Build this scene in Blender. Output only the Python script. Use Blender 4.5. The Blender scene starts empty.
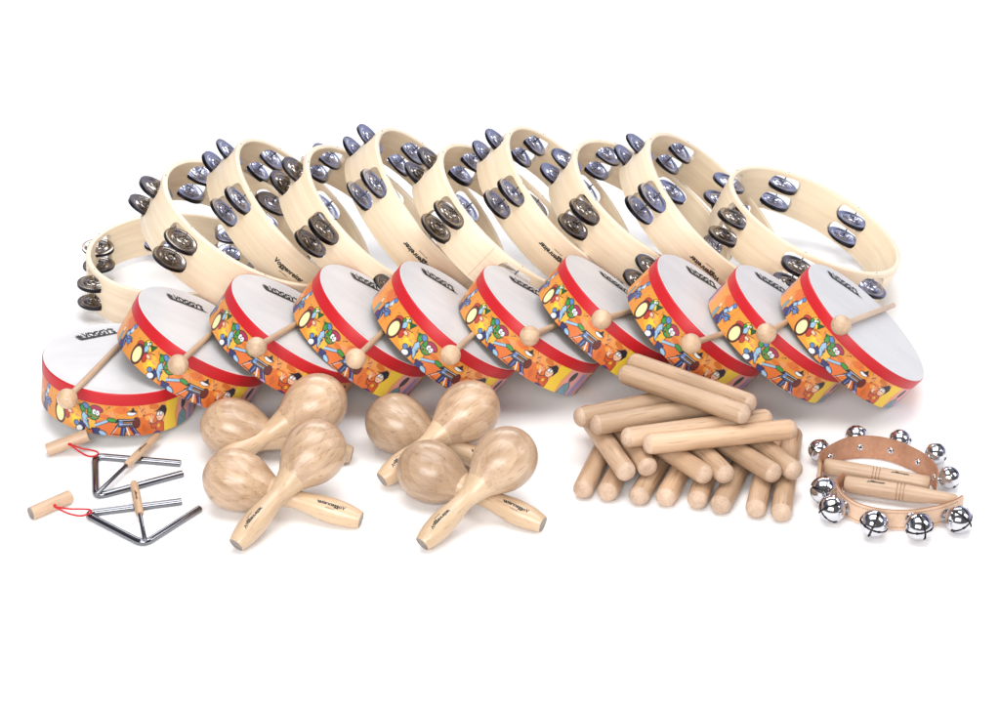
import bpy, bmesh, math, random
import numpy as np
from mathutils import Vector, Matrix, Euler
random.seed(7)
PI = math.pi
CM = 0.01
SC = bpy.context.scene
COL = SC.collection

# ------------------------------------------------------------------ camera
cam_d = bpy.data.cameras.new('camera'); cam = bpy.data.objects.new('camera', cam_d); COL.objects.link(cam)
EL = math.radians(30)
cam.location = (0, -3.0 * math.cos(EL), 3.0 * math.sin(EL))
cam.rotation_euler = (PI / 2 - EL, 0, 0)
cam_d.sensor_width = 36; cam_d.lens = 7.6 * 300 / 1000 * 36
cam_d.clip_start = .05; cam_d.clip_end = 200
SC.camera = cam
# ------------------------------------------------------------------ world (invented surroundings, shaped for the reflections in the metal)
w = bpy.data.worlds.new('World'); SC.world = w; w.use_nodes = True
nt = w.node_tree; nt.nodes.clear()
out = nt.nodes.new('ShaderNodeOutputWorld'); bg = nt.nodes.new('ShaderNodeBackground')
tc = nt.nodes.new('ShaderNodeTexCoord'); sp = nt.nodes.new('ShaderNodeSeparateXYZ'); cr = nt.nodes.new('ShaderNodeValToRGB')
nt.links.new(tc.outputs['Generated'], sp.inputs[0]); nt.links.new(sp.outputs['Z'], cr.inputs[0])
# made-up brightness by direction: lavender-grey low at the back, dark above and camera side
els = cr.color_ramp.elements
els[0].position = 0.0; els[0].color = (.42, .44, .62, 1)
els[1].position = 1.0; els[1].color = (.20, .20, .22, 1)
for p, c in ((.10, (.50, .52, .74, 1)), (.30, (.46, .48, .68, 1)), (.40, (.10, .10, .12, 1)), (.62, (.06, .06, .07, 1)), (.72, (.30, .31, .36, 1))):
    e = els.new(p); e.color = c
mr = nt.nodes.new('ShaderNodeMapRange'); mr.inputs[1].default_value = -.25; mr.inputs[2].default_value = .25; mr.interpolation_type = 'SMOOTHSTEP'
nt.links.new(sp.outputs['Y'], mr.inputs[0])
mxw = nt.nodes.new('ShaderNodeMix'); mxw.data_type = 'RGBA'; mxw.inputs['A'].default_value = (.14, .14, .145, 1)
nt.links.new(mr.outputs[0], mxw.inputs['Factor']); nt.links.new(cr.outputs[0], mxw.inputs['B'])
nt.links.new(mxw.outputs['Result'], bg.inputs['Color']); bg.inputs['Strength'].default_value = 1.0
nt.links.new(bg.outputs[0], out.inputs[0])
# ------------------------------------------------------------------ unseen softboxes, added to light the objects and whiten the floor
def area(name, loc, target, size, power, color=(1, 1, 1)):
    d = bpy.data.lights.new(name, 'AREA'); d.shape = 'RECTANGLE'; d.size, d.size_y = size; d.energy = power; d.color = color
    o = bpy.data.objects.new(name, d); COL.objects.link(o); o.location = loc
    o.rotation_euler = (Vector(target) - Vector(loc)).to_track_quat('-Z', 'Y').to_euler()
area('overhead_softbox', (-.05, -.3, 2.7), (.0, .15, 0), (2.4, 1.8), 68, (1, .99, .985))
area('front_softbox', (-.55, -2.75, 1.6), (0, -.1, .05), (2.3, 1.1), 82, (1, .985, .97))
area('side_softbox', (2.5, -.8, 1.9), (.1, .1, 0), (1.0, 1.4), 22, (1, .985, .98))
area('rear_floor_fill', (.1, 2.5, 2.2), (0, .8, 0), (2.8, .7), 46, (.985, .99, 1))  # added lamp, brightens the floor at the back
SC.view_settings.view_transform = 'Standard'; SC.view_settings.look = 'None'
SC.view_settings.exposure = 0; SC.view_settings.gamma = 1
SC.cycles.max_bounces = 10; SC.cycles.diffuse_bounces = 5; SC.cycles.glossy_bounces = 6
SC.cycles.use_denoising = True

# ------------------------------------------------------------------ materials
def newmat(name):
    m = bpy.data.materials.new(name); m.use_nodes = True
    return m, m.node_tree, m.node_tree.nodes['Principled BSDF']
def plain(name, col, rough=.5, metal=0, coat=0, spec=.5):
    m, t, b = newmat(name)
    b.inputs['Base Color'].default_value = (*col, 1); b.inputs['Roughness'].default_value = rough
    b.inputs['Metallic'].default_value = metal; b.inputs['Coat Weight'].default_value = coat
    b.inputs['Specular IOR Level'].default_value = spec
    return m
def wood(name, light, dark, scale=(60, 60, 5), rough=.42, rings=0.0, speck=.25, coat=.15, tint=.10, ringscale=30, bump=.12):
    """procedural wood: long fibres along local Z, soft growth rings, pores, tint that varies from piece to piece"""
    m, t, b = newmat(name); N = t.nodes.new; L = t.links.new
    tc = N('ShaderNodeTexCoord'); oi = N('ShaderNodeObjectInfo')
    add = N('ShaderNodeVectorMath'); add.operation = 'ADD'
    mul = N('ShaderNodeVectorMath'); mul.operation = 'MULTIPLY'; mul.inputs[1].default_value = (3.7, 5.1, 7.3)
    com = N('ShaderNodeCombineXYZ')
    for i in range(3): L(oi.outputs['Random'], com.inputs[i])
    L(com.outputs[0], mul.inputs[0]); L(tc.outputs['Object'], add.inputs[0]); L(mul.outputs[0], add.inputs[1])
    mp = N('ShaderNodeMapping'); mp.inputs['Scale'].default_value = scale; L(add.outputs[0], mp.inputs[0])
    n1 = N('ShaderNodeTexNoise'); n1.inputs['Scale'].default_value = 1; n1.inputs['Detail'].default_value = 6; n1.inputs['Roughness'].default_value = .6; L(mp.outputs[0], n1.inputs['Vector'])
    mp2 = N('ShaderNodeMapping'); mp2.inputs['Scale'].default_value = tuple(s * 7 for s in scale); L(add.outputs[0], mp2.inputs[0])
    n2 = N('ShaderNodeTexNoise'); n2.inputs['Scale'].default_value = 1; n2.inputs['Detail'].default_value = 3; L(mp2.outputs[0], n2.inputs['Vector'])
    n3 = N('ShaderNodeTexNoise'); n3.inputs['Scale'].default_value = 9; n3.inputs['Detail'].default_value = 2; L(add.outputs[0], n3.inputs['Vector'])
    ma = N('ShaderNodeMath'); ma.operation = 'MULTIPLY_ADD'; L(n1.outputs[0], ma.inputs[0]); ma.inputs[1].default_value = 1.9; ma.inputs[2].default_value = -.45
    mb = N('ShaderNodeMath'); mb.operation = 'MULTIPLY_ADD'; L(n3.outputs[0], mb.inputs[0]); mb.inputs[1].default_value = .9; mb.inputs[2].default_value = -.45
    mc = N('ShaderNodeMath'); mc.operation = 'ADD'; L(ma.outputs[0], mc.inputs[0]); L(mb.outputs[0], mc.inputs[1])
    src = mc
    if rings:
        mr = N('ShaderNodeMapping'); mr.inputs['Rotation'].default_value = (.2, .35, .3); L(add.outputs[0], mr.inputs[0])
        wv = N('ShaderNodeTexWave'); wv.bands_direction = 'X'; wv.wave_profile = 'SAW'; wv.inputs['Scale'].default_value = ringscale
        wv.inputs['Distortion'].default_value = 2.6; wv.inputs['Detail'].default_value = 3; wv.inputs['Detail Scale'].default_value = .5; wv.inputs['Detail Roughness'].default_value = .35
        L(mr.outputs[0], wv.inputs['Vector'])
        md = N('ShaderNodeMath'); md.operation = 'MULTIPLY_ADD'; L(wv.outputs['Fac'], md.inputs[0]); md.inputs[1].default_value = rings; L(mc.outputs[0], md.inputs[2])
        src = md
    mix = N('ShaderNodeMix'); mix.data_type = 'RGBA'; L(src.outputs[0], mix.inputs['Factor']); mix.clamp_factor = True
    mix.inputs['A'].default_value = (*light, 1); mix.inputs['B'].default_value = (*dark, 1)
    # pores
    rp = N('ShaderNodeValToRGB'); L(n2.outputs[0], rp.inputs[0]); rp.color_ramp.elements[0].position = .30; rp.color_ramp.elements[1].position = .42
    rp.color_ramp.elements[0].color = (1 - speck, 1 - speck * 1.2, 1 - speck * 1.4, 1); rp.color_ramp.elements[1].color = (1, 1, 1, 1)
    m2 = N('ShaderNodeMix'); m2.data_type = 'RGBA'; m2.blend_type = 'MULTIPLY'; m2.inputs['Factor'].default_value = 1
    L(mix.outputs['Result'], m2.inputs['A']); L(rp.outputs[0], m2.inputs['B'])
    # tint per piece
    mv = N('ShaderNodeMapRange'); L(oi.outputs['Random'], mv.inputs[0]); mv.inputs[3].default_value = 1 - tint; mv.inputs[4].default_value = 1 + tint
    hs = N('ShaderNodeHueSaturation'); L(m2.outputs['Result'], hs.inputs['Color']); L(mv.outputs[0], hs.inputs['Value'])
    L(hs.outputs[0], b.inputs['Base Color'])
    b.inputs['Roughness'].default_value = rough; b.inputs['Coat Weight'].default_value = coat; b.inputs['Coat Roughness'].default_value = .25
    bp = N('ShaderNodeBump'); bp.inputs['Strength'].default_value = bump; bp.inputs['Distance'].default_value = .0006
    L(n2.outputs[0], bp.inputs['Height']); L(bp.outputs[0], b.inputs['Normal'])
    return m
M = {}
M['ground'] = plain('white_paper', (.92, .92, .925), .9, spec=.1)
M['birch'] = wood('pale_birch', (.84, .715, .53), (.71, .56, .385), scale=(7, 7, 160), rough=.45, speck=.06, tint=.05, coat=.2, bump=.05)
M['birch_edge'] = wood('birch_edge', (.86, .76, .60), (.76, .62, .46), scale=(9, 9, 500), rough=.5, speck=.1, tint=.04)
M['beech'] = wood('beech', (.66, .48, .33), (.46, .30, .18), scale=(55, 55, 6), rough=.45, speck=.22, tint=.13, rings=.35, ringscale=22)
M['clave'] = wood('clave_wood', (.64, .45, .30), (.37, .225, .13), scale=(60, 60, 3.5), rough=.48, speck=.3, tint=.2)
M['pale_wood'] = wood('pale_beech', (.60, .43, .295), (.42, .27, .17), scale=(70, 70, 6), rough=.45, speck=.15, tint=.08)
M['maraca'] = wood('maraca_head_wood', (.64, .465, .315), (.38, .245, .15), scale=(60, 60, 8), rough=.34, speck=.3, tint=.14, rings=.30, ringscale=26, coat=.4)
M['handle'] = wood('maraca_handle_wood', (.66, .49, .33), (.49, .335, .20), scale=(60, 60, 5), rough=.36, speck=.2, tint=.08, coat=.35)
M['chrome'] = plain('nickel_plate', (.50, .515, .63), .25, 1)
M['steel'] = plain('dark_steel', (.22, .225, .25), .15, 1)
M['edge'] = plain('shade_painted_edge', (.035, .034, .04), .3, 1)  # black colour stands in for the shade between paired jingle discs
M['chrome2'] = plain('polished_chrome', (.62, .62, .66), .10, 1)
M['chromew'] = plain('wood_reflection_nickel', (.34, .30, .265), .22, 1)  # same plating, with the brown reflection of nearby wood put into its colour
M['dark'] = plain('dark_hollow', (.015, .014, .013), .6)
M['red'] = plain('red_band', (.50, .012, .018), .42, spec=.4)
M['ink'] = plain('black_ink', (.012, .012, .013), .55)
M['cord'] = plain('red_cord', (.50, .012, .015), .75)
M['cap'] = wood('cap_grain', (.62, .46, .34), (.42, .28, .19), scale=(90, 90, 90), rough=.6, speck=.3, tint=.08)
M['endgrain'] = wood('end_grain', (.30, .26, .23), (.16, .13, .115), scale=(120, 120, 120), rough=.6, speck=.2, tint=.05)
# drum skin
m, t, b = newmat('drum_skin'); N = t.nodes.new
tcx = N('ShaderNodeTexCoord'); mp = N('ShaderNodeMapping'); mp.inputs['Scale'].default_value = (8, 26, 8); mp.inputs['Rotation'].default_value = (0, 0, .7)
nz = N('ShaderNodeTexNoise'); nz.inputs['Scale'].default_value = 1.4; nz.inputs['Detail'].default_value = 4
rp = N('ShaderNodeValToRGB'); rp.color_ramp.elements[0].position = .3; rp.color_ramp.elements[1].position = .62
rp.color_ramp.elements[0].color = (.55, .545, .556, 1); rp.color_ramp.elements[1].color = (.605, .60, .612, 1)
t.links.new(tcx.outputs['Object'], mp.inputs[0]); t.links.new(mp.outputs[0], nz.inputs['Vector']); t.links.new(nz.outputs[0], rp.inputs[0])
t.links.new(rp.outputs[0], b.inputs['Base Color']); b.inputs['Roughness'].default_value = .38
M['skin'] = m
# printed paper on the drum shell
m, t, b = newmat('printed_paper'); at = t.nodes.new('ShaderNodeAttribute'); at.attribute_name = 'Print'
t.links.new(at.outputs['Color'], b.inputs['Base Color']); b.inputs['Roughness'].default_value = .4
M['print'] = m
# leather
def leather(name, a, c, rough, bumpd):
    m, t, b = newmat(name); N = t.nodes.new
    tcx = N('ShaderNodeTexCoord'); nz = N('ShaderNodeTexNoise'); nz.inputs['Scale'].default_value = 220; nz.inputs['Detail'].default_value = 5
    nb = N('ShaderNodeTexNoise'); nb.inputs['Scale'].default_value = 40
    mx = N('ShaderNodeMath'); mx.operation = 'MULTIPLY_ADD'; mx.inputs[1].default_value = .6
    rp = N('ShaderNodeValToRGB'); rp.color_ramp.elements[0].color = (*c, 1); rp.color_ramp.elements[1].color = (*a, 1)
    rp.color_ramp.elements[0].position = .5; rp.color_ramp.elements[1].position = 1.05
    t.links.new(tcx.outputs['Object'], nz.inputs['Vector']); t.links.new(tcx.outputs['Object'], nb.inputs['Vector'])
    t.links.new(nz.outputs[0], mx.inputs[0]); t.links.new(nb.outputs[0], mx.inputs[2]); t.links.new(mx.outputs[0], rp.inputs[0])
    t.links.new(rp.outputs[0], b.inputs['Base Color']); b.inputs['Roughness'].default_value = rough
    bp = N('ShaderNodeBump'); bp.inputs['Strength'].default_value = .5; bp.inputs['Distance'].default_value = bumpd
    t.links.new(nz.outputs[0], bp.inputs['Height']); t.links.new(bp.outputs[0], b.inputs['Normal'])
    return m
M['leather'] = leather('tan_leather', (.76, .54, .39), (.63, .42, .28), .5, .0002)
M['suede'] = leather('leather_flesh_side', (.52, .28, .18), (.37, .18, .10), .9, .0006)
M['leather_edge'] = plain('leather_edge', (.30, .13, .06), .7)

# ------------------------------------------------------------------ mesh helpers (numbers in centimetres)
class MB:
    def __init__(s): s.v = []; s.f = []; s.m = []; s.sm = []
    def add(s, vs, fs, mi=0, smooth=True):
        b = len(s.v); s.v += [tuple(p) for p in vs]
        for f in fs: s.f.append([i + b for i in f]); s.m.append(mi); s.sm.append(smooth)
    def lathe(s, prof, seg=48, mi=0, mat=None, closed=False, smooth=True, mis=None):
        """prof: (radius, z) from bottom to top; closed: ring-shaped profile"""
        vs = []; fs = []; idx = []
        for (r, z) in prof:
            if r < 1e-6: idx.append([len(vs)] * seg); vs.append((0, 0, z))
            else:
                idx.append(list(range(len(vs), len(vs) + seg)))
                vs += [(r * math.cos(2 * PI * k / seg), r * math.sin(2 * PI * k / seg), z) for k in range(seg)]
        n = len(prof); b = len(s.v)
        if mat is not None: vs = [tuple(mat @ Vector(p)) for p in vs]
        s.v += vs
        for i in range(n if closed else n - 1):
            j = (i + 1) % n
            for k in range(seg):
                q = [idx[i][k], idx[i][(k + 1) % seg], idx[j][(k + 1) % seg], idx[j][k]]
                u = []
                for x in q:
                    if x not in u: u.append(x)
                if len(u) > 2:
                    s.f.append([x + b for x in u]); s.m.append(mis[i] if mis else mi); s.sm.append(smooth)
    def tube(s, pts, r, seg=14, mi=0, caps=True, closed=False):
        pts = [Vector(p) for p in pts]; n = len(pts); rs = r if isinstance(r, (list, tuple)) else [r] * n
        tan = []
        for i in range(n):
            a = pts[(i - 1) % n] if closed or i > 0 else pts[i]; c = pts[(i + 1) % n] if closed or i < n - 1 else pts[i]
            tan.append((c - a).normalized())
        up = Vector((0, 0, 1)) if abs(tan[0].z) < .9 else Vector((1, 0, 0))
        u = (up - tan[0] * up.dot(tan[0])).normalized(); vs = []
        for i in range(n):
            u = (u - tan[i] * u.dot(tan[i])).normalized(); v = tan[i].cross(u)
            vs += [pts[i] + (u * math.cos(2 * PI * k / seg) + v * math.sin(2 * PI * k / seg)) * rs[i] for k in range(seg)]
        fs = []
        for i in range(n if closed else n - 1):
            j = (i + 1) % n
            for k in range(seg): fs.append([i * seg + k, i * seg + (k + 1) % seg, j * seg + (k + 1) % seg, j * seg + k])
        s.add(vs, fs, mi)
        if caps and not closed:
            b = len(s.v) - len(vs)
            s.f.append([b + k for k in range(seg)][::-1]); s.m.append(mi); s.sm.append(False)
            s.f.append([b + (n - 1) * seg + k for k in range(seg)]); s.m.append(mi); s.sm.append(False)
    def mesh(s, name, mats, sharp=35, fixn=True):
        me = bpy.data.meshes.new(name)
        me.from_pydata([(x * CM, y * CM, z * CM) for x, y, z in s.v], [], s.f)
        for mm in (mats if isinstance(mats, (list, tuple)) else [mats]): me.materials.append(mm)
        me.polygons.foreach_set('material_index', s.m); me.polygons.foreach_set('use_smooth', s.sm)
        if fixn:
            bm = bmesh.new(); bm.from_mesh(me); bmesh.ops.recalc_face_normals(bm, faces=bm.faces); bm.to_mesh(me); bm.free()
        if sharp: me.set_sharp_from_angle(angle=math.radians(sharp))
        me.update(); return me
def obj(name, me, parent=None, mat=None):
    o = bpy.data.objects.new(name, me); COL.objects.link(o)
    if parent is not None: o.parent = parent
    if mat is not None: o.matrix_basis = mat
    return o
def thing(name, label, cat, group=None, loc=(0, 0, 0), rot=None, scale=None):
    o = bpy.data.objects.new(name, None); COL.objects.link(o); o.empty_display_size = .03
    o.location = [c * CM for c in loc]
    if rot is not None: o.rotation_euler = rot
    if scale is not None: o.scale = scale
    o['label'] = label; o['category'] = cat
    if group: o['group'] = group
    return o
def LOC(x, y, z): return Matrix.Translation((x * CM, y * CM, z * CM))
def RZ(a): return Matrix.Rotation(a, 4, 'Z')
def frame_rot(tilt, az, spin=0):
    t, a = math.radians(tilt), math.radians(az)
    n = Vector((math.sin(t) * math.cos(a), math.sin(t) * math.sin(a), math.cos(t)))
    ex = Vector((math.cos(t) * math.cos(a), math.cos(t) * math.sin(a), -math.sin(t))); ey = n.cross(ex)
    R = Matrix((ex, ey, n)).transposed()
    return (R @ Matrix.Rotation(spin, 3, 'Z')).to_euler()
def text_mesh(s, size, bold=0, shear=0):
    """flat lettering as raw 2-D vertices and faces, centred, in the size given (cm)"""
    cu = bpy.data.curves.new('lettering', 'FONT'); cu.body = s; cu.size = 1; cu.offset = 0; cu.shear = shear
    cu.align_x = 'CENTER'; cu.align_y = 'CENTER'; cu.resolution_u = 3
    o = bpy.data.objects.new('lettering', cu); COL.objects.link(o)
    dg = bpy.context.evaluated_depsgraph_get(); me = bpy.data.meshes.new_from_object(o.evaluated_get(dg))
    vs = [(v.co.x * size, v.co.y * size) for v in me.vertices]; fs = [list(p.vertices) for p in me.polygons]
    if bold:   # heavier strokes: the same outline laid a hair to each side
        v0, f0 = vs, fs; vs, fs = [], []
        for k, (ox, oy) in enumerate(((0, 0), (1, 0), (-1, 0), (0, 1), (0, -1))):
            fs += [[q + len(vs) for q in f] for f in f0]; vs += [(x + ox * bold * size, y + oy * bold * size) for x, y in v0]
    bpy.data.objects.remove(o); bpy.data.curves.remove(cu); bpy.data.meshes.remove(me)
    return vs, fs
def subdiv_text(vs, fs, cell):
    """cut lettering into strips so that it can bend round a curved surface"""
    bm = bmesh.new(); bv = [bm.verts.new((x, y, 0)) for x, y in vs]
    for f in fs:
        try: bm.faces.new([bv[i] for i in f])
        except ValueError: pass
    bmesh.ops.triangulate(bm, faces=bm.faces)
    x0 = min(v[0] for v in vs); x1 = max(v[0] for v in vs); x = x0 + cell
    while x < x1:
        bmesh.ops.bisect_plane(bm, geom=bm.verts[:] + bm.edges[:] + bm.faces[:], plane_co=(x, 0, 0), plane_no=(1, 0, 0)); x += cell
    bm.verts.index_update()
    r = [(v.co.x, v.co.y) for v in bm.verts], [[v.index for v in f.verts] for f in bm.faces]
    bm.free(); return r

# ------------------------------------------------------------------ the setting
mb = MB(); mb.add([(-2500, -2500, 0), (2500, -2500, 0), (2500, 2500, 0), (-2500, 2500, 0)], [[0, 1, 2, 3]], smooth=False)
g = obj('ground', mb.mesh('ground', M['ground'], 0)); g['kind'] = 'structure'

# ------------------------------------------------------------------ tambourines
TR, TH, TW = 13.0, 6.0, .75
ROWS = (1.62, 4.28); NPOS = 7
def ring_mesh():
    e = .22
    prof = [(TR - TW, e), (TR - TW + .07, .06), (TR - TW + e, 0), (TR - e, 0), (TR - .07, .06), (TR, e), (TR, TH - e), (TR - .07, TH - .06), (TR - e, TH),
            (TR - TW + e, TH), (TR - TW + .07, TH - .06), (TR - TW, TH - e)]
    mi = [1, 1, 1, 1, 1, 0, 1, 1, 1, 1, 1, 0]
    mb = MB(); mb.lathe(prof, 180, closed=True, mis=mi); me = mb.mesh('tambourine_frame', [M['birch'], M['birch_edge']], 0)
    cut = MB()
    for k in range(NPOS - 1):
        a = 2 * PI * k / NPOS; c, s_ = math.cos(a), math.sin(a)
        for zc in ROWS:
            hw, hh = 2.5, 1.06; pts = []
            for q in range(9): t = -PI / 2 + PI * q / 8; pts.append((hw - hh + hh * math.cos(t), hh * math.sin(t)))
            for q in range(9): t = PI / 2 + PI * q / 8; pts.append((-hw + hh + hh * math.cos(t), hh * math.sin(t)))
            vs = []
            for rr in (TR - 2.5, TR + 1.5): vs += [(c * rr - s_ * x, s_ * rr + c * x, zc + z) for x, z in pts]
            n = len(pts); cut.add([(a_, b_, c_) for a_, b_, c_ in vs], [list(range(n))[::-1], list(range(n, 2 * n))] + [[i, (i + 1) % n, (i + 1) % n + n, i + n] for i in range(n)], smooth=False)
    cme = cut.mesh('slots', M['birch_edge'], 0)
    a = bpy.data.objects.new('ring_tmp', me); b = bpy.data.objects.new('slot_tmp', cme); COL.objects.link(a); COL.objects.link(b)
    md = a.modifiers.new('b', 'BOOLEAN'); md.object = b; md.operation = 'DIFFERENCE'; md.solver = 'EXACT'
    dg = bpy.context.evaluated_depsgraph_get(); r = bpy.data.meshes.new_from_object(a.evaluated_get(dg)); r.name = 'tambourine_frame'
    bpy.data.objects.remove(a); bpy.data.objects.remove(b)
    r.polygons.foreach_set('use_smooth', [True] * len(r.polygons)); r.set_sharp_from_angle(angle=math.radians(40))
    return r
RING = ring_mesh()
def jingle_mesh(flip):
    # pressed metal disc: rolled edge, raised ring, dished groove, central boss
    p = [(2.24, -.26), (2.36, -.24), (2.38, -.02), (2.34, .03), (2.1, .05), (1.72, .04), (1.62, -.03), (1.50, -.03), (1.40, .05), (1.02, .08), (.92, .2), (.75, .24), (.6, .12), (.5, .06), (.3, .07), (.13, .07)]
    q = [(.13, .0), (.5, 0), (.8, .1), (1.02, 0), (1.5, -.1), (2.1, -.02), (2.22, -.06)]
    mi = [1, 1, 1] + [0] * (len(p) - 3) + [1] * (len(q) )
    pr = p + q
    if flip: pr = [(r, -z) for r, z in pr]
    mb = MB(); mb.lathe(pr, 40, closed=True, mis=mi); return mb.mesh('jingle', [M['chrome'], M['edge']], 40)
JU, JD = jingle_mesh(False), jingle_mesh(True)
JUw, JDw = JU.copy(), JD.copy()
for x in (JUw, JDw): x.materials[0] = M['chromew']
mb = MB(); mb.lathe([(0, 0), (.11, 0), (.11, TH + .03), (0, TH + .03)], 10); PIN = mb.mesh('pin', M['steel'], 30)
def wrap_text(txt, size, R, ang, z, flip, bold, small=None):
    vs, fs = text_mesh(txt, size, bold); vs, fs = subdiv_text(vs, fs, .35); mb = MB(); sg = -1 if flip else 1
    mb.add([((R) * math.cos(ang + sg * x / R), (R) * math.sin(ang + sg * x / R), z + sg * y) for x, y in vs], fs, smooth=False)
    return mb
# centre of the lower edge, tilt, heading, radius factor, height factor, angle of a jingle slot
TAMB = [((-44.59, 16.28, 0.5), 3.4, -2.9, 0.926, 1.024, 214), ((-36.4, 12.21, 7.5), 31.2, 1.9, 1.03, 1.137, 230), ((-30.47, 15.91, 9.02), 46.2, 1.3, 0.974, 0.992, 220),
        ((-19.85, 14.03, 8.82), 41.9, -1.1, 1.0, 0.994, 236), ((-12.05, 16.58, 9.77), 48.2, -0.7, 1.012, 0.984, 215), ((-1.61, 13.6, 9.06), 40.7, -1.3, 1.03, 0.986, 224),
        ((5.7, 20.31, 8.82), 45.1, -4.5, 0.973, 0.982, 225), ((17.43, 19.34, 7.36), 33.8, -6.3, 1.012, 1.034, 227), ((25.87, 17.61, 8.9), 42.2, -6.3, 1.028, 0.924, 222),
        ((40.41, 17.78, 5.17), 23.2, -0.5, 1.0, 1.063, 205)]
TLAB = ['leftmost tambourine, lying almost flat behind the flat hand drum',
        'second tambourine from the left, first of the leaning row, tilted over the flat one',
        'third tambourine from the left, tall, its black script lettering reading downwards left of the centre',
        'fourth tambourine from the left, its brownish jingles just above the fourth drum',
        'fifth tambourine from the left, tall and steeply tilted, behind the fourth and fifth drums',
        'sixth tambourine from the left, low between two taller ones, seam across its frame',
        'seventh tambourine from the left, the tallest point at the centre of the row',
        'eighth tambourine from the left, its lower pair of brown jingles beside the eighth drum',
        'ninth tambourine from the left, with upside-down script lettering behind the eighth and ninth drums',
        'rightmost tambourine, tilted with its open round inside fully visible behind the last drum']
for i, (c, tilt, az, rs, hs, ph) in enumerate(TAMB):
    spin = math.radians(ph - 360 / 7 * {2: 5, 4: 5, 6: 5, 8: 5, 9: 3}.get(i, 4))
    t = thing('tambourine', TLAB[i], 'tambourine', 'pale wooden tambourines leaning in a row', c, frame_rot(tilt, az, spin), (rs, rs, hs))
    fr = obj('frame', RING, t)
    for k in range(NPOS - 1):
        a = 2 * PI * k / NPOS
        warm = {0: (3, 4), 1: (4, 3), 3: (3, 4, 5), 5: (4, 3, 5), 7: (4, 5), 9: (3, 4)}.get(i, ())
        for r_, zc in enumerate(ROWS):
            for s_, me in ((1, JU), (-1, JD)):
                if k in warm: me = JUw if s_ > 0 else JDw
                m4 = LOC((TR - .1) * math.cos(a) + random.uniform(-.06, .06), (TR - .1) * math.sin(a) + random.uniform(-.06, .06), zc - .42 + s_ * .2) @ \
                    Euler((random.uniform(-.05, .05), random.uniform(-.05, .05), random.uniform(0, 6))).to_matrix().to_4x4()
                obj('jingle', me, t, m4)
        obj('pin', PIN, t, LOC((TR - .3) * math.cos(a), (TR - .3) * math.sin(a), -.015))
    mb = MB(); sa = math.radians({5: 256}.get(i, 300)) - spin; R = TR + .012
    mb.add([(R * math.cos(sa), R * math.sin(sa), .25), (R * math.cos(sa + .004), R * math.sin(sa + .004), .25), (R * math.cos(sa + .004), R * math.sin(sa + .004), TH - .25), (R * math.cos(sa), R * math.sin(sa), TH - .25)], [[0, 1, 2, 3]], smooth=False)
    obj('seam', mb.mesh('seam', plain('seam_line', (.45, .32, .2), .8), 0, False), t)  # thin brown line where the hoop is joined
    key = {2: (273, False), 4: (265, True), 6: (271, True), 8: (273, True)}.get(i)
    if key:
        ang, fl = key
        mb = wrap_text('Voggenreiter', .96, TR + .015, math.radians(ang) - spin, 3.0, fl, .045)
        x, y = 0, 0
        obj('lettering', mb.mesh('lettering', M['ink'], 0, False), t)
        mb = wrap_text('percussion', .34, TR + .015, math.radians(ang - (1 if not fl else -1)) - spin, 3.0 - (.8 if not fl else -.8), fl, .01)
        obj('lettering', mb.mesh('lettering', M['ink'], 0, False), t)

# ------------------------------------------------------------------ hand drums
DR, DH = 9.7, 5.5
RB = 1.55      # depth of the red band
def srgb(*c): return tuple(((x / 255) / 12.92 if x / 255 < .04045 else ((x / 255 + .055) / 1.055) ** 2.4) for x in c)
OR_ = srgb(226, 146, 46); DK = srgb(38, 34, 50); YE = srgb(245, 205, 40); CR = srgb(238, 236, 170); GR = srgb(60, 150, 60); WH = srgb(235, 238, 240)
NV = srgb(50, 55, 110); BL = srgb(90, 130, 190); LB = srgb(150, 190, 220); RD = srgb(190, 60, 40); BR = srgb(105, 45, 40); SK = srgb(250, 200, 165)
TE = srgb(110, 150, 160); LI = srgb(175, 150, 195); PK = srgb(235, 160, 150); OD = srgb(222, 112, 40); GD = srgb(30, 90, 45); MG = srgb(170, 40, 80)
PU = srgb(75, 50, 105)
HT = DH - RB
def ell(cx, cy, rx, ry, col, rot=0, line=0):
    return ('e', cx, cy, rx, ry, rot, col, line * 1.4)
def pol(pts, col, line=0): return ('p', pts, None, None, None, None, col, line * 1.4)
def lin(x0, y0, x1, y1, wd, col): 
    dx, dy = x1 - x0, y1 - y0; L = math.hypot(dx, dy); nx, ny = -dy / L * wd / 2, dx / L * wd / 2
    return pol([(x0 + nx, y0 + ny), (x1 + nx, y1 + ny), (x1 - nx, y1 - ny), (x0 - nx, y0 - ny)], col)
# the printed band in centimetres, x along the shell (one repeat = half the circumference), y up
P_ = PI * DR / .87
S = []
def A(*s): S.extend(s)
A(pol([(-9, 0), (-9, 4), (-5.2, 4), (-6, 0)], srgb(235, 150, 60)), pol([(12, 0), (24, 0), (24, 4), (12, 4)], srgb(240, 160, 80)), pol([(25, 0), (27, 0), (26.5, 4), (25, 4)], srgb(225, 150, 110)),
  ell(2.7, 1.6, 1.2, 1.1, srgb(240, 180, 45)), ell(2.9, 1.5, .6, .55, YE), ell(7.2, .6, 2.3, 1.3, OD), ell(-4.5, 3.2, 1.5, .8, OD), ell(9.6, 3.4, 1.0, .5, OD),
  ell(13.6, 1.2, 1.6, 1.6, OD), lin(-2, 4, -2.6, 0, .12, OD), lin(8.2, 4, 9.4, 1.5, .10, OD), lin(11.5, 4, 12.4, 1, .1, OD))
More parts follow.
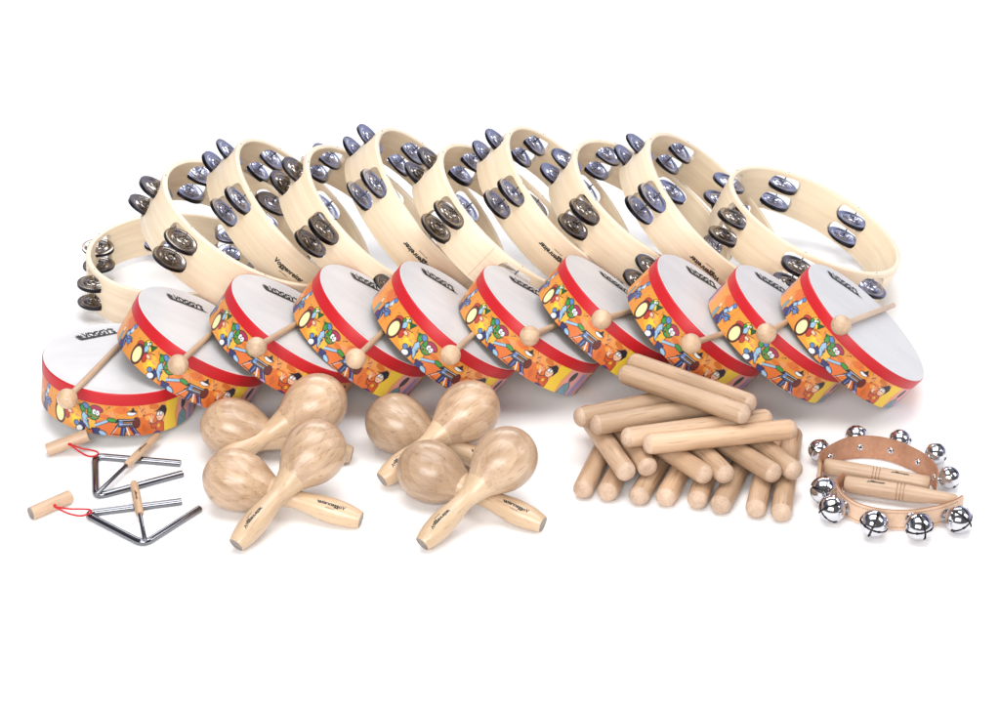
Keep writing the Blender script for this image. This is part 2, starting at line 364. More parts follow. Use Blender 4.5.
# yellow curtain, figures behind
A(pol([(16.1, 0), (16.3, 4), (18.6, 4), (18.0, 2), (18.4, 0)], YE), pol([(18.6, 0), (18.6, 4), (22.5, 4), (23, 0)], PK), pol([(21.0, 0), (21.6, 3.6), (23.3, 3.8), (23.0, 0)], LI),
  lin(21.9, 0, 22.2, 3.4, .18, PU), lin(22.7, .2, 22.9, 3.6, .12, srgb(190, 90, 120)), ell(19.9, 2.9, .55, .85, srgb(55, 60, 70), -.25), pol([(18.7, 0), (19.0, 1.4), (19.8, 2.0), (20.7, 1.2), (20.8, 0)], TE, .07),
  ell(23.9, 1.9, .6, 1.3, srgb(200, 120, 140)), pol([(24.2, 0), (24.3, 2.4), (25.0, 2.7), (25.4, 0)], srgb(90, 110, 170), .06), ell(24.8, 3.0, .45, .5, srgb(60, 40, 50)))
# small drum with its player (dots and leaves)
A(ell(-.2, 2.6, .75, .45, RD, .2, .06), ell(.9, 3.2, .7, .45, GR, .5, .08), ell(1.5, 3.0, .5, .22, YE, -.3, .05), ell(1.0, 2.7, .35, .45, LB, 0, .06), pol([(.3, 3.4), (.9, 3.9), (1.0, 3.3)], YE, .06),
  pol([(1.5, 3.4), (2.4, 3.8), (2.0, 2.9)], GD, .06), ell(.9, 3.35, .16, .2, WH, 0, .05), ell(1.4, 1.7, .4, .6, RD, .3, .07), ell(1.9, 2.1, .35, .2, SK, 0, .05), lin(1.3, 2.4, 2.7, 2.8, .1, DK),
  ell(0, 1.35, 1.0, 1.25, BR, .15, .09), ell(.0, 1.3, .78, 1.02, CR, .15))
# plant-green figure with white jacket
A(ell(4.0, 3.0, .35, .5, GR, .4, .08), ell(4.5, 3.4, .5, .3, BL, -.4, .08), pol([(3.2, 3.4), (3.9, 3.6), (3.6, 2.9)], GD), pol([(4.2, 2.6), (5.0, 1.9), (5.6, .9), (5.0, .5), (4.2, 1.2), (3.9, 2.1)], LB, .08),
  pol([(4.7, 1.9), (5.9, 2.0), (6.1, .9), (5.2, .5)], srgb(240, 180, 50), .07), lin(5.9, 1.1, 7.9, 2.0, .45, DK), lin(5.9, 1.1, 7.8, 1.98, .32, LB), ell(8.3, 2.05, .62, .24, GR, -.1, .07),
  ell(5.6, 2.6, .85, .72, GR, -.3, .09), ell(5.1, 3.0, .3, .35, GR, 0, .06), ell(6.1, 3.25, .85, .38, MG, -.15, .08), ell(5.75, 2.85, .26, .33, WH, 0, .06), ell(6.25, 2.75, .26, .33, WH, 0, .06), ell(5.8, 2.8, .08, .1, DK), ell(6.2, 2.7, .08, .1, DK),
  lin(5.0, 2.35, 6.2, 2.15, .1, RD), pol([(3.7, 1.4), (4.5, .9), (4.3, .1), (3.6, .4)], NV, .07), ell(3.6, .35, .5, .36, WH, .3, .09), ell(3.1, .9, .35, .3, BL, 0, .07),
  pol([(5.5, .7), (6.6, .8), (6.9, .1), (5.8, 0)], NV, .07), ell(7.1, .25, .55, .26, LB, -.3, .09))
# keyboard player
A(pol([(8.7, 1.6), (9.1, 2.3), (11.8, 2.3), (11.5, 1.9), (9.3, 1.8)], DK), pol([(8.9, 1.2), (11.3, 1.4), (11.6, 1.75), (9.2, 1.65)], srgb(85, 90, 110), .06), ell(11.8, 1.75, .45, .65, BR, .2, .07), ell(9.6, 1.7, .3, .35, BL, 0, .06),
  lin(9.1, 1.3, 8.2, .1, .13, DK), lin(9.2, 1.25, 8.3, .1, .06, WH), lin(8.4, .25, 11.7, .1, .12, DK), pol([(9.7, 1.2), (10.5, 1.2), (10.2, .1), (9.6, .1)], NV, .05), pol([(10.8, 1.2), (11.5, 1.2), (12.3, .2), (11.7, .1)], PU, .05),
  lin(10.4, 1.2, 10.9, .1, .14, WH), ell(12.0, .15, .4, .17, LI, 0, .06), ell(11.0, 2.95, .6, .24, WH, 0, .06), pol([(10.3, 3.15), (10.9, 3.3), (11.2, 3.8), (11.5, 3.3), (12.0, 3.1), (11.2, 3.05)], DK), lin(12.4, 3.1, 12.8, 3.5, .12, BR), lin(9.9, 3.3, 10.1, 3.6, .1, RD))
# child in an orange shirt, waving
A(ell(14.0, 1.7, .22, .45, SK, .3, .05), lin(13.85, 1.9, 13.6, 2.5, .13, SK), lin(14.0, 2.0, 14.0, 2.6, .13, SK), lin(14.15, 1.9, 14.35, 2.4, .12, SK), pol([(13.9, 1.5), (14.4, 1.2), (15.0, 1.5), (15.6, 1.6), (16.0, 1.1), (16.1, .2), (15.0, .1), (14.8, .8), (14.2, .8)], srgb(215, 85, 35), .07),
  ell(15.2, .95, .26, .22, YE, 0, .03), ell(15.1, .95, .12, .1, OD), ell(15.4, 2.3, .62, .72, SK, 0, .07), pol([(14.2, 2.9), (15.0, 3.1), (15.6, 3.6), (16.2, 3.4), (16.5, 2.8), (16.2, 1.9), (15.9, 2.5), (15.2, 2.85)], DK), ell(15.05, 2.5, .2, .24, WH, 0, .05), ell(15.5, 2.5, .2, .24, WH, 0, .05), lin(15.0, 1.9, 15.4, 1.85, .07, RD), ell(15.0, .1, .55, .2, PU))
# guitar player on the far left
A(ell(-3.9, .9, .5, 1.0, NV, .3, .08), ell(-3.2, 1.7, .85, .32, BL, .4, .08), ell(-3.9, 2.2, .35, .4, LB, 0, .07), lin(-3.9, 1.5, -2.0, 1.9, .22, BR), ell(-2.8, 1.55, .4, .3, BL, .3, .07), pol([(-3.8, 2.5), (-3.5, 3.5), (-3.0, 3.6), (-3.2, 2.4)], LB, .07),
  ell(-3.1, 3.6, .4, .24, BL, 0, .06), ell(-4.6, .4, .4, .4, PU, 0, .06), ell(-3.2, 2.9, .16, .22, WH), lin(-4.5, 2.0, -3.9, 2.6, .2, NV), ell(-5.6, .8, .35, .8, TE, 0, .05), ell(-5.7, 1.9, .3, .35, SK, 0, .05))
_r = random.Random(11)
for _k in range(46):
    _x, _y = _r.uniform(0, P_), _r.uniform(.3, 3.8); _c = _r.choice([DK, OD, RD, srgb(205, 95, 30), srgb(250, 190, 70), BR]); _a = _r.uniform(0, 3.1); _l = _r.uniform(.2, .7)
    S.insert(9, lin(_x, _y, _x + _l * math.cos(_a), _y + _l * math.sin(_a), _r.uniform(.05, .12), _c))
for _k in range(14):
    _x = _r.uniform(0, 16); S.insert(9, ell(_x, _r.uniform(.4, 3.6), _r.uniform(.3, .9), _r.uniform(.2, .5), _r.choice([OD, srgb(240, 165, 60), srgb(214, 112, 35), srgb(228, 150, 90)]), _r.uniform(-.5, .5)))
# shirts, faces, instruments: small inner details
A(ell(4.9, 1.5, .12, .3, NV), ell(5.3, 2.2, .16, .1, DK), lin(4.4, 1.6, 5.2, 1.0, .07, DK), lin(9.3, 2.1, 11.4, 2.15, .06, WH), lin(9.4, 1.55, 11.2, 1.62, .05, WH), lin(10.1, 1.1, 10.0, .2, .06, LB), lin(11.4, 1.1, 12.0, .3, .06, LB),
  lin(.2, 3.0, .9, 2.3, .06, DK), lin(1.6, 2.5, 1.0, 1.9, .06, DK), ell(1.2, 3.55, .1, .12, WH), lin(15.6, 1.5, 15.8, .4, .05, BR), lin(14.9, 1.4, 14.7, .5, .05, BR), ell(12.9, 1.0, .25, .5, srgb(205, 95, 35)), lin(13.1, .2, 13.4, 1.0, .06, BR),
  lin(-3.9, 1.2, -3.3, .4, .06, LB), lin(-3.0, 1.9, -2.2, 2.2, .06, DK), lin(19.2, 1.4, 20.4, .4, .06, srgb(70, 100, 110)), lin(7.4, 3.3, 7.9, 3.7, .07, DK), ell(7.9, 3.7, .13, .09, DK), lin(12.9, 2.6, 13.0, 3.1, .06, DK), ell(12.8, 2.6, .14, .1, DK))
def raster():
    NX, NY, SS = 520, 68, 3
    xs = (np.arange(NX * SS) + .5) / (NX * SS) * P_; ys = (np.arange(NY * SS) + .5) / (NY * SS) * HT
    X, Y = np.meshgrid(xs, ys); img = np.zeros((NY * SS, NX * SS, 3)); img[:] = OR_
    gl = .5 + .5 * np.sin(X / P_ * 2 * PI * 3 + Y * .6); img *= (1 + .10 * (gl - .5))[..., None]
    sc = HT / 4.0
    def inside(s, XX, YY, grow):
        if s[0] == 'e':
            _, cx, cy, rx, ry, rot, col, ln = s; cx_, cy_ = cx, cy * sc; dx, dy = XX - cx_, YY - cy_; c, q = math.cos(rot or 0), math.sin(rot or 0)
            return ((dx * c + dy * q) / (rx + grow)) ** 2 + ((-dx * q + dy * c) / (ry * sc + grow)) ** 2 < 1
        pts = np.array([(a, b * sc) for a, b in s[1]]); r = np.zeros(XX.shape, bool); n = len(pts); near = np.zeros(XX.shape, bool)
        for i in range(n):
            x0, y0 = pts[i]; x1, y1 = pts[(i + 1) % n]
            if y0 != y1:
                cnd = ((y0 > YY) != (y1 > YY)) & (XX < (x1 - x0) * (YY - y0) / (y1 - y0) + x0); r ^= cnd
            if grow > 0:
                L2 = (x1 - x0) ** 2 + (y1 - y0) ** 2; tt = np.clip(((XX - x0) * (x1 - x0) + (YY - y0) * (y1 - y0)) / L2, 0, 1)
                near |= (XX - x0 - tt * (x1 - x0)) ** 2 + (YY - y0 - tt * (y1 - y0)) ** 2 < grow ** 2
        return r | near
    for s in S:
        xx = [s[1] - s[3] - .2, s[1] + s[3] + .2] if s[0] == 'e' else [min(p[0] for p in s[1]) - .2, max(p[0] for p in s[1]) + .2]
        if s[0] == 'e': rr = max(s[3], s[4]) + .2; xx = [s[1] - rr, s[1] + rr]
        for off in (-P_, 0, P_):
            i0 = max(0, int((xx[0] + off) / P_ * NX * SS)); i1 = min(NX * SS, int((xx[1] + off) / P_ * NX * SS) + 1)
            if i1 <= i0: continue
            XX = X[:, i0:i1] - off; YY = Y[:, i0:i1]; sub = img[:, i0:i1]
            if s[7]: sub[inside(s, XX, YY, s[7])] = DK
            sub[inside(s, XX, YY, 0)] = s[6]
    img = img.reshape(NY, SS, NX, SS, 3).mean((1, 3)); return (img * .93 + img.mean(2, keepdims=True) * .05) * .92
IMG = raster()
def printed_mesh():
    NY, NX, _ = IMG.shape; n = NX * 2; R = DR + .03
    th = 2 * PI * np.arange(n) / n; z = .02 + (HT) * np.arange(NY) / (NY - 1)
    V = np.empty((NY, n, 3)); V[..., 0] = R * np.cos(th) * CM; V[..., 1] = R * np.sin(th) * CM; V[..., 2] = z[:, None] * CM
    idx = np.arange(NY * n).reshape(NY, n); a = idx[:-1]; b_ = np.roll(a, -1, 1); d = idx[1:]; c = np.roll(d, -1, 1)
    F = np.stack([a, b_, c, d], -1).reshape(-1, 4)
    me = bpy.data.meshes.new('printed_band'); me.vertices.add(NY * n); me.vertices.foreach_set('co', V.ravel())
    me.loops.add(F.size); me.loops.foreach_set('vertex_index', F.ravel()); me.polygons.add(len(F)); me.polygons.foreach_set('loop_start', np.arange(0, F.size, 4))
    me.polygons.foreach_set('use_smooth', np.ones(len(F), bool)); me.update(calc_edges=True); me.validate()
    ca = me.color_attributes.new('Print', 'FLOAT_COLOR', 'POINT'); C = np.ones((NY, n, 4)); C[:, :NX, :3] = IMG; C[:, NX:, :3] = IMG
    ca.data.foreach_set('color', C.ravel()); me.materials.append(M['print']); return me
PRINT = printed_mesh()
mb = MB(); mb.lathe([(DR - .55, 0), (DR - .04, 0), (DR, .03), (DR, DH - .1), (DR - .55, DH - .1)], 128, closed=True); SHELL = mb.mesh('shell', M['birch'], 30)
mb = MB(); mb.lathe([(DR + .03, DH - RB), (DR + .07, DH - RB), (DR + .08, DH - .2), (DR + .03, DH - .06), (DR - .06, DH - .0), (DR - .06, DH - .2)], 128); BAND = mb.mesh('rim_band', M['red'], 50)
mb = MB(); mb.lathe([(0, DH), (3, DH), (6, DH), (8.4, DH), (9.2, DH + .01), (DR - .2, DH + .05), (DR - .1, DH + .06), (DR - .03, DH + .03), (DR - .02, DH - .1)], 128); SKIN = mb.mesh('drumhead', M['skin'], 50)
# stamped mark on the skin: a star burst, jagged capitals and a dark wedge under them
def stamp_mesh():
    mb = MB(); vs, fs = text_mesh("VOGGY'S", 1.7, .05, .1)
    x0 = min(v[0] for v in vs); x1 = max(v[0] for v in vs)
    k = 4.4 / (x1 - x0)
    rr = random.Random(3)
    mb.add([((x - x0) * k - 1.9, y + .28 + .12 * math.sin(x * 5), 0) for x, y in vs], fs, smooth=False)
    n = 9; pts = []
    for i in range(2 * n):
        a = PI * i / n; r = (.62 if i % 2 == 0 else .3); pts.append((-2.5 + r * math.cos(a) * 1.05, .25 + r * math.sin(a) * 1.1, .004))
    mb.add(pts, [list(range(2 * n))], smooth=False)
    mb.add([(-3.0, -.15, .008), (-2.6, -.75, .008), (3.0, -.62, .008), (2.5, -.33, .008)], [[0, 1, 2, 3]], smooth=False)
    return mb.mesh('stamp', M['ink'], 0, False)
STAMP = stamp_mesh()
DRUM = [((-48.02, -13.83, 1.44), 7.5, 27.1, 0.988, 1.065, 203, (-0.75, 6.9)), ((-39.67, -12.02, 5.1), 32.2, 14.8, 0.975, 1.017, 211, (-1.8, 6.3)), ((-28.21, -10.32, 5.67), 34.6, 11.8, 1.015, 0.966, 188, (-1.5, 6.1)),
        ((-18.73, -8.6, 5.87), 38.6, 6.5, 0.961, 1.041, 202, (-1.3, 7.5)), ((-8.47, -9.08, 6.35), 39.6, 7.4, 1.005, 1.016, 215, (-2.6, 6.2)), ((2.46, -7.61, 5.65), 36.8, 10.6, 0.977, 0.967, 196, (-1.3, 6.1)),
        ((12.09, -5.59, 5.99), 40.4, 10.2, 0.961, 0.969, 187, (1.2, 7.3)), ((23.37, -7.57, 6.37), 40.4, 0.2, 0.992, 1.032, 205, (-1.2, 7.3)), ((34.0, -8.65, 5.88), 37.4, 2.6, 0.998, 0.953, 218, (-2.5, 6.5)),
        ((42.79, -9.76, 6.37), 39.7, 0.0, 1.023, 0.925, 213, (-2.5, 6.8))]
SA = [8, 3, 4, 12, 5, 3, -5, 14, 8, 9]
ORD = ['leftmost', 'second', 'third', 'fourth', 'fifth', 'sixth', 'seventh', 'eighth', 'ninth', 'rightmost']
DLAB = ['leftmost hand drum, the only one lying nearly flat, red rim and orange cartoon print', 'second hand drum from the left, leaning on the flat one, red rim and orange print',
        'third hand drum from the left, tilted, above the gap between triangles and first maracas', 'fourth hand drum from the left, tilted, right above the first group of maracas',
        'fifth hand drum from the left, tilted, above the gap between the two maraca groups', 'sixth hand drum from the left, its whole lower edge in view',
        'seventh hand drum from the left, its lower right end hidden by the top claves', 'eighth hand drum from the left, its white skin broad, above the clave pile',
        'ninth hand drum from the left, overlapped only by the last drum', 'rightmost hand drum, its grey white skin wholly uncovered, nothing leaning on it']
for i, (c, tilt, az, rs, hs, ph, (lx, ly)) in enumerate(DRUM):
    t = thing('hand_drum', DLAB[i], 'drum', 'red rimmed hand drums leaning on each other', c, frame_rot(tilt, az), (rs, rs, hs))
    sh = obj('shell', SHELL, t); obj('printed_band', PRINT, sh, RZ(math.radians(ph)))
    obj('rim_band', BAND, t); sk = obj('drumhead', SKIN, t)
    obj('lettering', STAMP, sk, LOC(lx, ly - .1, DH + .035) @ RZ(math.radians(SA[i])) @ Matrix.Scale(1.0, 4))
# ------------------------------------------------------------------ mallets
mb = MB(); mb.lathe([(0, -.02), (.3, -.02), (.36, .05), (.38, 1), (.36, 12), (.34, 22.6), (.26, 22.9), (0, 23)], 20); STICK = mb.mesh('stick', M['pale_wood'], 40)
mb = MB(); mb.lathe([(0, -1.24)] + [(1.24 * math.sin(PI * k / 24), -1.24 * math.cos(PI * k / 24)) for k in range(1, 24)] + [(0, 1.24)], 36); BALL = mb.mesh('mallet_ball', M['beech'], 0)
MALLET = [([-51.8, -26.2, 8.95], [-48.03, -11.34, 7.61]), ([-38.22, -25.99, 13.55], [-36.08, -12.35, 10.05]), ([-28.96, -24.59, 15.13], [-25.48, -11.32, 10.9]), ([-17.17, -25.28, 13.96], [-14.47, -12.73, 10.69]),
          ([-5.92, -23.8, 13.6], [-3.16, -12.25, 10.1]), ([3.61, -19.01, 13.51], [7.13, -9.3, 9.59]), ([12.34, -17.82, 15.16], [16.48, -6.37, 9.95]), ([22.82, -23.3, 14.87], [27.77, -13.31, 10.62]),
          ([32.07, -20.8, 14.89], [35.56, -12.65, 11.94]), ([41.31, -18.88, 14.94], [52.07, 3.04, 5.79])]
for i, (a, q) in enumerate(MALLET):
    d = Vector(q) - Vector(a); rot = d.to_track_quat('Z', 'Y').to_euler()
    lab = ['wooden ball mallet lying on the leftmost flat drum', 'wooden ball mallet lying on the second drum from the left, stick tucked under the third', 'wooden ball mallet lying on the third drum from the left', 'wooden ball mallet lying on the fourth drum from the left',
           'wooden ball mallet lying on the fifth drum from the left', 'wooden ball mallet lying on the sixth drum from the left', 'wooden ball mallet lying on the seventh drum from the left, above the top claves', 'wooden ball mallet lying on the eighth drum from the left',
           'wooden ball mallet lying on the ninth drum, stick tucked under the last one', 'wooden ball mallet on the rightmost drum, its whole stick in view'][i]
    t = thing('mallet', lab, 'mallet', 'wooden ball mallets on the drums', a, rot)
    sk = obj('stick', STICK, t, Matrix.Diagonal((1, 1, 25 / 23 if i == 9 else (.9 if i == 8 else .93), 1))); obj('mallet_head', BALL, t, Euler((i * .7, 1 + i, i * 2.1)).to_matrix().to_4x4())
# ------------------------------------------------------------------ maracas
def spl(pts, n):
    """smooth curve through (r, z) points"""
    r = []
    P = [pts[0]] + list(pts) + [pts[-1]]
    for i in range(1, len(P) - 2):
        for k in range(n):
            t = k / n; a, b, c, d = P[i - 1], P[i], P[i + 1], P[i + 2]
            r.append(tuple(.5 * ((2 * b[j]) + (-a[j] + c[j]) * t + (2 * a[j] - 5 * b[j] + 4 * c[j] - d[j]) * t * t + (-a[j] + 3 * b[j] - 3 * c[j] + d[j]) * t ** 3) for j in range(len(b))))
    r.append(tuple(pts[-1])); return r
hp = [(4.05 * math.cos(a), 4.15 * math.sin(a)) for a in [(-90 + 8 * k) * PI / 180 for k in range(12)]] + [(3.98, .7), (3.68, 1.9), (3.1, 3.0), (2.5, 3.9), (2.08, 4.55), (1.98, 4.75)]
hp[0] = (0, -4.15); hp = [(r * .915, z * .95) for r, z in hp]
mb = MB(); mb.lathe(hp[:12] + spl(hp[12:], 4)[0:], 56); MHEAD = mb.mesh('maraca_head', M['maraca'], 0)
hd = spl([(1.83, 4.5), (1.6, 5.2), (1.28, 6.3), (1.12, 7.4), (1.2, 8.7), (1.42, 10.4), (1.5, 11.8), (1.38, 13.4), (1.15, 14.5), (1.0, 15.0)], 5)
mb = MB(); mb.lathe([(1.68, 4.35)] + hd + [(.93, 15.06)], 36, mi=0); mb.lathe([(.93, 15.06), (.0, 15.06)], 36, mi=1); MHAND = mb.mesh('maraca_handle', [M['handle'], M['endgrain']], 40)
def hand_r(z):
    for (r0, z0), (r1, z1) in zip(hd, hd[1:]):
        if z0 <= z <= z1: return r0 + (r1 - r0) * (z - z0) / max(1e-6, z1 - z0)
    return 1.2
def mar_text(flip):
    mb = MB()
    for txt, size, off, bold in (('Voggenreiter', .62, 0, .045), ('percussion', .22, -.52, .01)):
        vs, fs = text_mesh(txt, size, bold); vs, fs = subdiv_text(vs, fs, .3); sg = 1 if flip else -1; V = []
        for x, y in vs:
            z = 11.6 - sg * x; r = hand_r(z) + .012; ang = PI / 2 - sg * (y + off) / r * 1.0
            V.append((r * math.cos(ang), r * math.sin(ang), z))
        mb.add(V, fs, smooth=False)
    return mb.mesh('lettering', M['ink'], 0, False)
MT = mar_text(True)
MAR = [(([-32.5, -24.87, 4.0], [-17.97, -26.25, 1.0]), 'back left maraca of the left group, head beside the drums, handle under the others', 0),
       (([-22.41, -22.89, 6.2], [-34.24, -29.33, 1.4]), 'back right maraca of the left group, its head just below the fourth drum', 0),
       (([-30.97, -36.38, 4.0], [-16.13, -40.27, 1.0]), 'front left maraca of the left group, striped head at left and lettered handle pointing right', 1),
       (([-21.71, -35.01, 7.0], [-30.11, -45.48, 1.1]), 'front right maraca of the left group, lying on top, handle pointing down left', 1),
       (([-12.58, -23.88, 4.0], [1.44, -30.26, 1.0]), 'back left maraca of the right group, its handle beneath the others', 1),
       (([-3.78, -24.52, 6.2], [-14.04, -32.4, 1.4]), 'back right maraca of the right group, its stubby handle end showing at left', 1),
       (([-8.35, -34.6, 4.0], [4.98, -41.19, 1.0]), 'front left maraca of the right group, lettered handle pointing lower right', 1),
       (([0.64, -36.52, 7.0], [-8.9, -45.28, 1.1]), 'front right maraca of the right group, pale head, lying on top with handle down left', 1)]
mspin = [1.5, 1.4, 1.0, .1, .3, .5, 2.0, 1.7]
for i, ((a, q), lab, txt) in enumerate(MAR):
    a, q = Vector(a), Vector(q); a.z -= .3; a.y += .52; d = q - a; L = (d.length - 4.5) / (15.06 - 4.5); zdir = d.normalized()
    # local Y faces up towards the viewer so that the lettering shows
    upv = Vector((0, -.45, .9)); y = (upv - zdir * upv.dot(zdir)).normalized(); x = y.cross(zdir)
    rot = Matrix((x, y, zdir)).transposed().to_euler()
    t = thing('maraca', lab, 'maraca', 'wooden maracas in two crossed groups', a, rot)
    s4 = LOC(0, 0, 4.5 * (1 - L)) @ Matrix.Diagonal((1, 1, L, 1))
    obj('maraca_head', MHEAD, t, RZ(mspin[i])); hh = obj('handle', MHAND, t, s4)
    if txt: obj('lettering', MT, hh)
# ------------------------------------------------------------------ claves
CLR = 1.25
def clave_mesh():
    L = 17.4; p = [(0, -.78), (.35, -.75), (.7, -.62), (.98, -.4), (1.15, -.15), (1.23, .15), (CLR, .5)]
    mi = [1] * 5 + [0] * 4 + [1] * 5; mb = MB(); mb.lathe(p + [(CLR, L / 2)] + [(r, L - z) for r, z in p[::-1]], 36, mis=mi); return mb.mesh('clave', [M['clave'], M['cap']], 0)
CLAVE = clave_mesh()
CL = [([9.8, -34.34, 1.27], [15.27, -16.56, 1.27]), ([12.64, -34.88, 1.27], [18.66, -17.28, 1.27]), ([16.35, -35.69, 1.27], [23.2, -18.4, 1.27]), ([19.47, -35.96, 1.27], [25.9, -18.51, 1.27]),
      ([23.17, -36.5, 1.27], [28.24, -18.61, 1.27]), ([25.77, -37.57, 1.27], [32.38, -20.19, 1.27]), ([29.86, -38.37, 1.27], [34.05, -20.25, 1.27]), ([32.75, -39.17, 1.27], [36.19, -20.89, 1.27]),
      ([14.84, -34.4, 3.82], [10.6, -21.0, 3.6]), ([17.44, -33.41, 3.82], [13.2, -19.5, 3.6]), ([24.08, -34.95, 3.82], [12.72, -20.22, 3.82]), ([26.47, -34.95, 3.82], [18.69, -18.06, 3.82]),
      ([32.17, -34.68, 3.82], [20.51, -20.19, 3.82]), ([34.62, -34.13, 3.82], [25.1, -18.15, 3.82]),
      ([9.66, -26.27, 6.37], [27.03, -19.62, 6.37]), ([11.58, -28.01, 6.37], [29.31, -22.39, 6.37]), ([15.09, -30.87, 6.37], [33.13, -26.34, 6.37]), ([17.57, -32.28, 6.37], [35.83, -28.74, 6.37]),
      ([15.22, -20.36, 8.92], [30.56, -30.88, 8.92]), ([16.44, -17.59, 8.92], [31.46, -28.57, 8.92])]
CLL = ['leftmost clave of the bottom layer, rounded end at lower left', 'second clave from the left in the bottom layer', 'third clave from the left in the bottom layer', 'fourth clave from the left in the bottom layer',
       'fifth clave from the left in the bottom layer, mostly hidden behind its short front end', 'sixth clave from the left in the bottom layer', 'seventh clave from the left in the bottom layer, second from its right end', 'rightmost clave of the bottom layer, pointing straight at the viewer',
       'leftmost clave of the second layer, slanting to the lower right', 'second clave from the left in the second layer, its end in shade', 'third clave from the left in the second layer', 'fourth clave from the left in the second layer',
       'fifth clave from the left in the second layer', 'rightmost clave of the second layer, slanting to the lower right',
       'rearmost of the four nearly level claves in the third layer', 'second from the back of the four nearly level claves', 'third from the back of the four nearly level claves, pale', 'front one of the four nearly level claves, fully in view',
       'topmost front clave, slanting across the pile to the right', 'topmost rear clave, lying behind the other one on top of the pile']
for i, (a, q) in enumerate(CL):
    d = Vector(q) - Vector(a)
    o = obj('clave', CLAVE); o.location = [v * CM for v in a]; o.rotation_euler = (Matrix(d.to_track_quat('Z', 'Y').to_matrix()) @ Matrix.Rotation(i * 1.9, 3, 'Z')).to_euler()
    if i in (8, 9): o.scale = (1, 1, .82)
    if i > 17: o.scale = (1, 1, .95)
    o['label'] = CLL[i]; o['category'] = 'clave'; o['group'] = 'wooden claves piled in layers'
# ------------------------------------------------------------------ triangles
def bend(pts, rad, n=6):
    pts = [Vector(p) for p in pts]; r = [pts[0]]
    for i in range(1, len(pts) - 1):
        a = (pts[i - 1] - pts[i]).normalized(); c = (pts[i + 1] - pts[i]).normalized()
        p0 = pts[i] + a * rad; p2 = pts[i] + c * rad
        for k in range(n + 1): t = k / n; r.append(p0 * (1 - t) ** 2 + pts[i] * 2 * t * (1 - t) + p2 * t * t)
    r.append(pts[-1]); return r
def cyl_between(name, a, q, prof, mats, parent, sharp=40):
    """prof in fractions of the length: (radius, fraction)"""
    a, q = Vector(a), Vector(q); d = q - a; L = d.length; mb = MB(); p = [(r, f * L) for r, f in prof]
    n = len(p); mi = [0] * (n - 1)
    mi[0] = 1 if len(mats) > 1 else 0; mi[-1] = mi[0]
    mb.lathe(p, 28, mis=mi); me = mb.mesh(name, mats, sharp); o = obj(name, me, parent)
    o.matrix_basis = Matrix.Translation(a * CM - parent.location) @ d.to_track_quat('Z', 'Y').to_matrix().to_4x4(); return o
def triangle(lab, tri, hold, cord, loop):
    base = Vector(tri[1]); base.z = 0
    t = thing('triangle', lab, 'triangle', 'steel triangles with wooden holders', base)
    mb = MB(); mb.tube([p - base for p in bend(tri, 1.25)], .43, 20); obj('triangle_bar', mb.mesh('triangle_bar', M['steel'], 50), t)
    cyl_between('holder', hold[0], hold[1], [(0, 0), (.74, 0), (.8, .012), (.8, .988), (.74, 1), (0, 1)], [M['pale_wood'], M['endgrain']], t)
    a, c = Vector(cord[0]), Vector(cord[1])
    mb = MB()
    for w0 in (.0, 1.0):
        p = [Vector(x) for x in loop[int(w0)]]; mb.tube([x - base for x in spl([tuple(v) for v in p], 8)] if False else [Vector(x) - base for x in spl([tuple(v) for v in p], 8)], .11, 8)
    mb.tube([a - base + Vector((0, 0, -.1)), a - base + Vector((.02, 0, .12))], .2, 10)
    obj('cord', mb.mesh('cord', M['cord'], 40), t)
triangle('back steel triangle with its wooden holder and red cord, nearest the flat drum', [(-38.72, -27.12, .35), (-49.34, -25.5, .35), (-47.86, -34.44, .35), (-38.19, -29.38, .35)],
         [(-55.24, -24.86, .82), (-50.3, -23.6, 2.2)], [(-52.39, -25.0, 1.75), (-49.27, -25.91, .7)],
         [[(-52.39, -25.0, 1.75), (-51.0, -24.9, 1.1), (-49.8, -25.0, .9), (-49.0, -25.4, .85), (-48.85, -25.9, .6)], [(-52.39, -25.0, 1.75), (-51.2, -25.7, 1.2), (-50.1, -26.3, .9), (-49.3, -26.4, .9), (-48.9, -26.2, 1.0)]])
triangle('front steel triangle with its wooden holder and red cord, at the lower left', [(-37.58, -35.43, .35), (-48.6, -38.02, .35), (-40.84, -44.26, .35), (-35.29, -36.91, .35)],
         [(-54.76, -38.69, .82), (-50.74, -35.03, .82)], [(-52.0, -38.03, 1.5), (-48.46, -38.45, .7)],
         [[(-52.0, -38.2, 1.45), (-50.4, -37.8, .9), (-49.0, -37.7, .8), (-48.0, -37.9, .85), (-47.7, -38.4, .7)], [(-52.0, -38.2, 1.45), (-50.5, -38.8, 1.0), (-49.0, -39.2, .85), (-48.1, -39.0, .95), (-47.7, -38.6, 1.0)]])
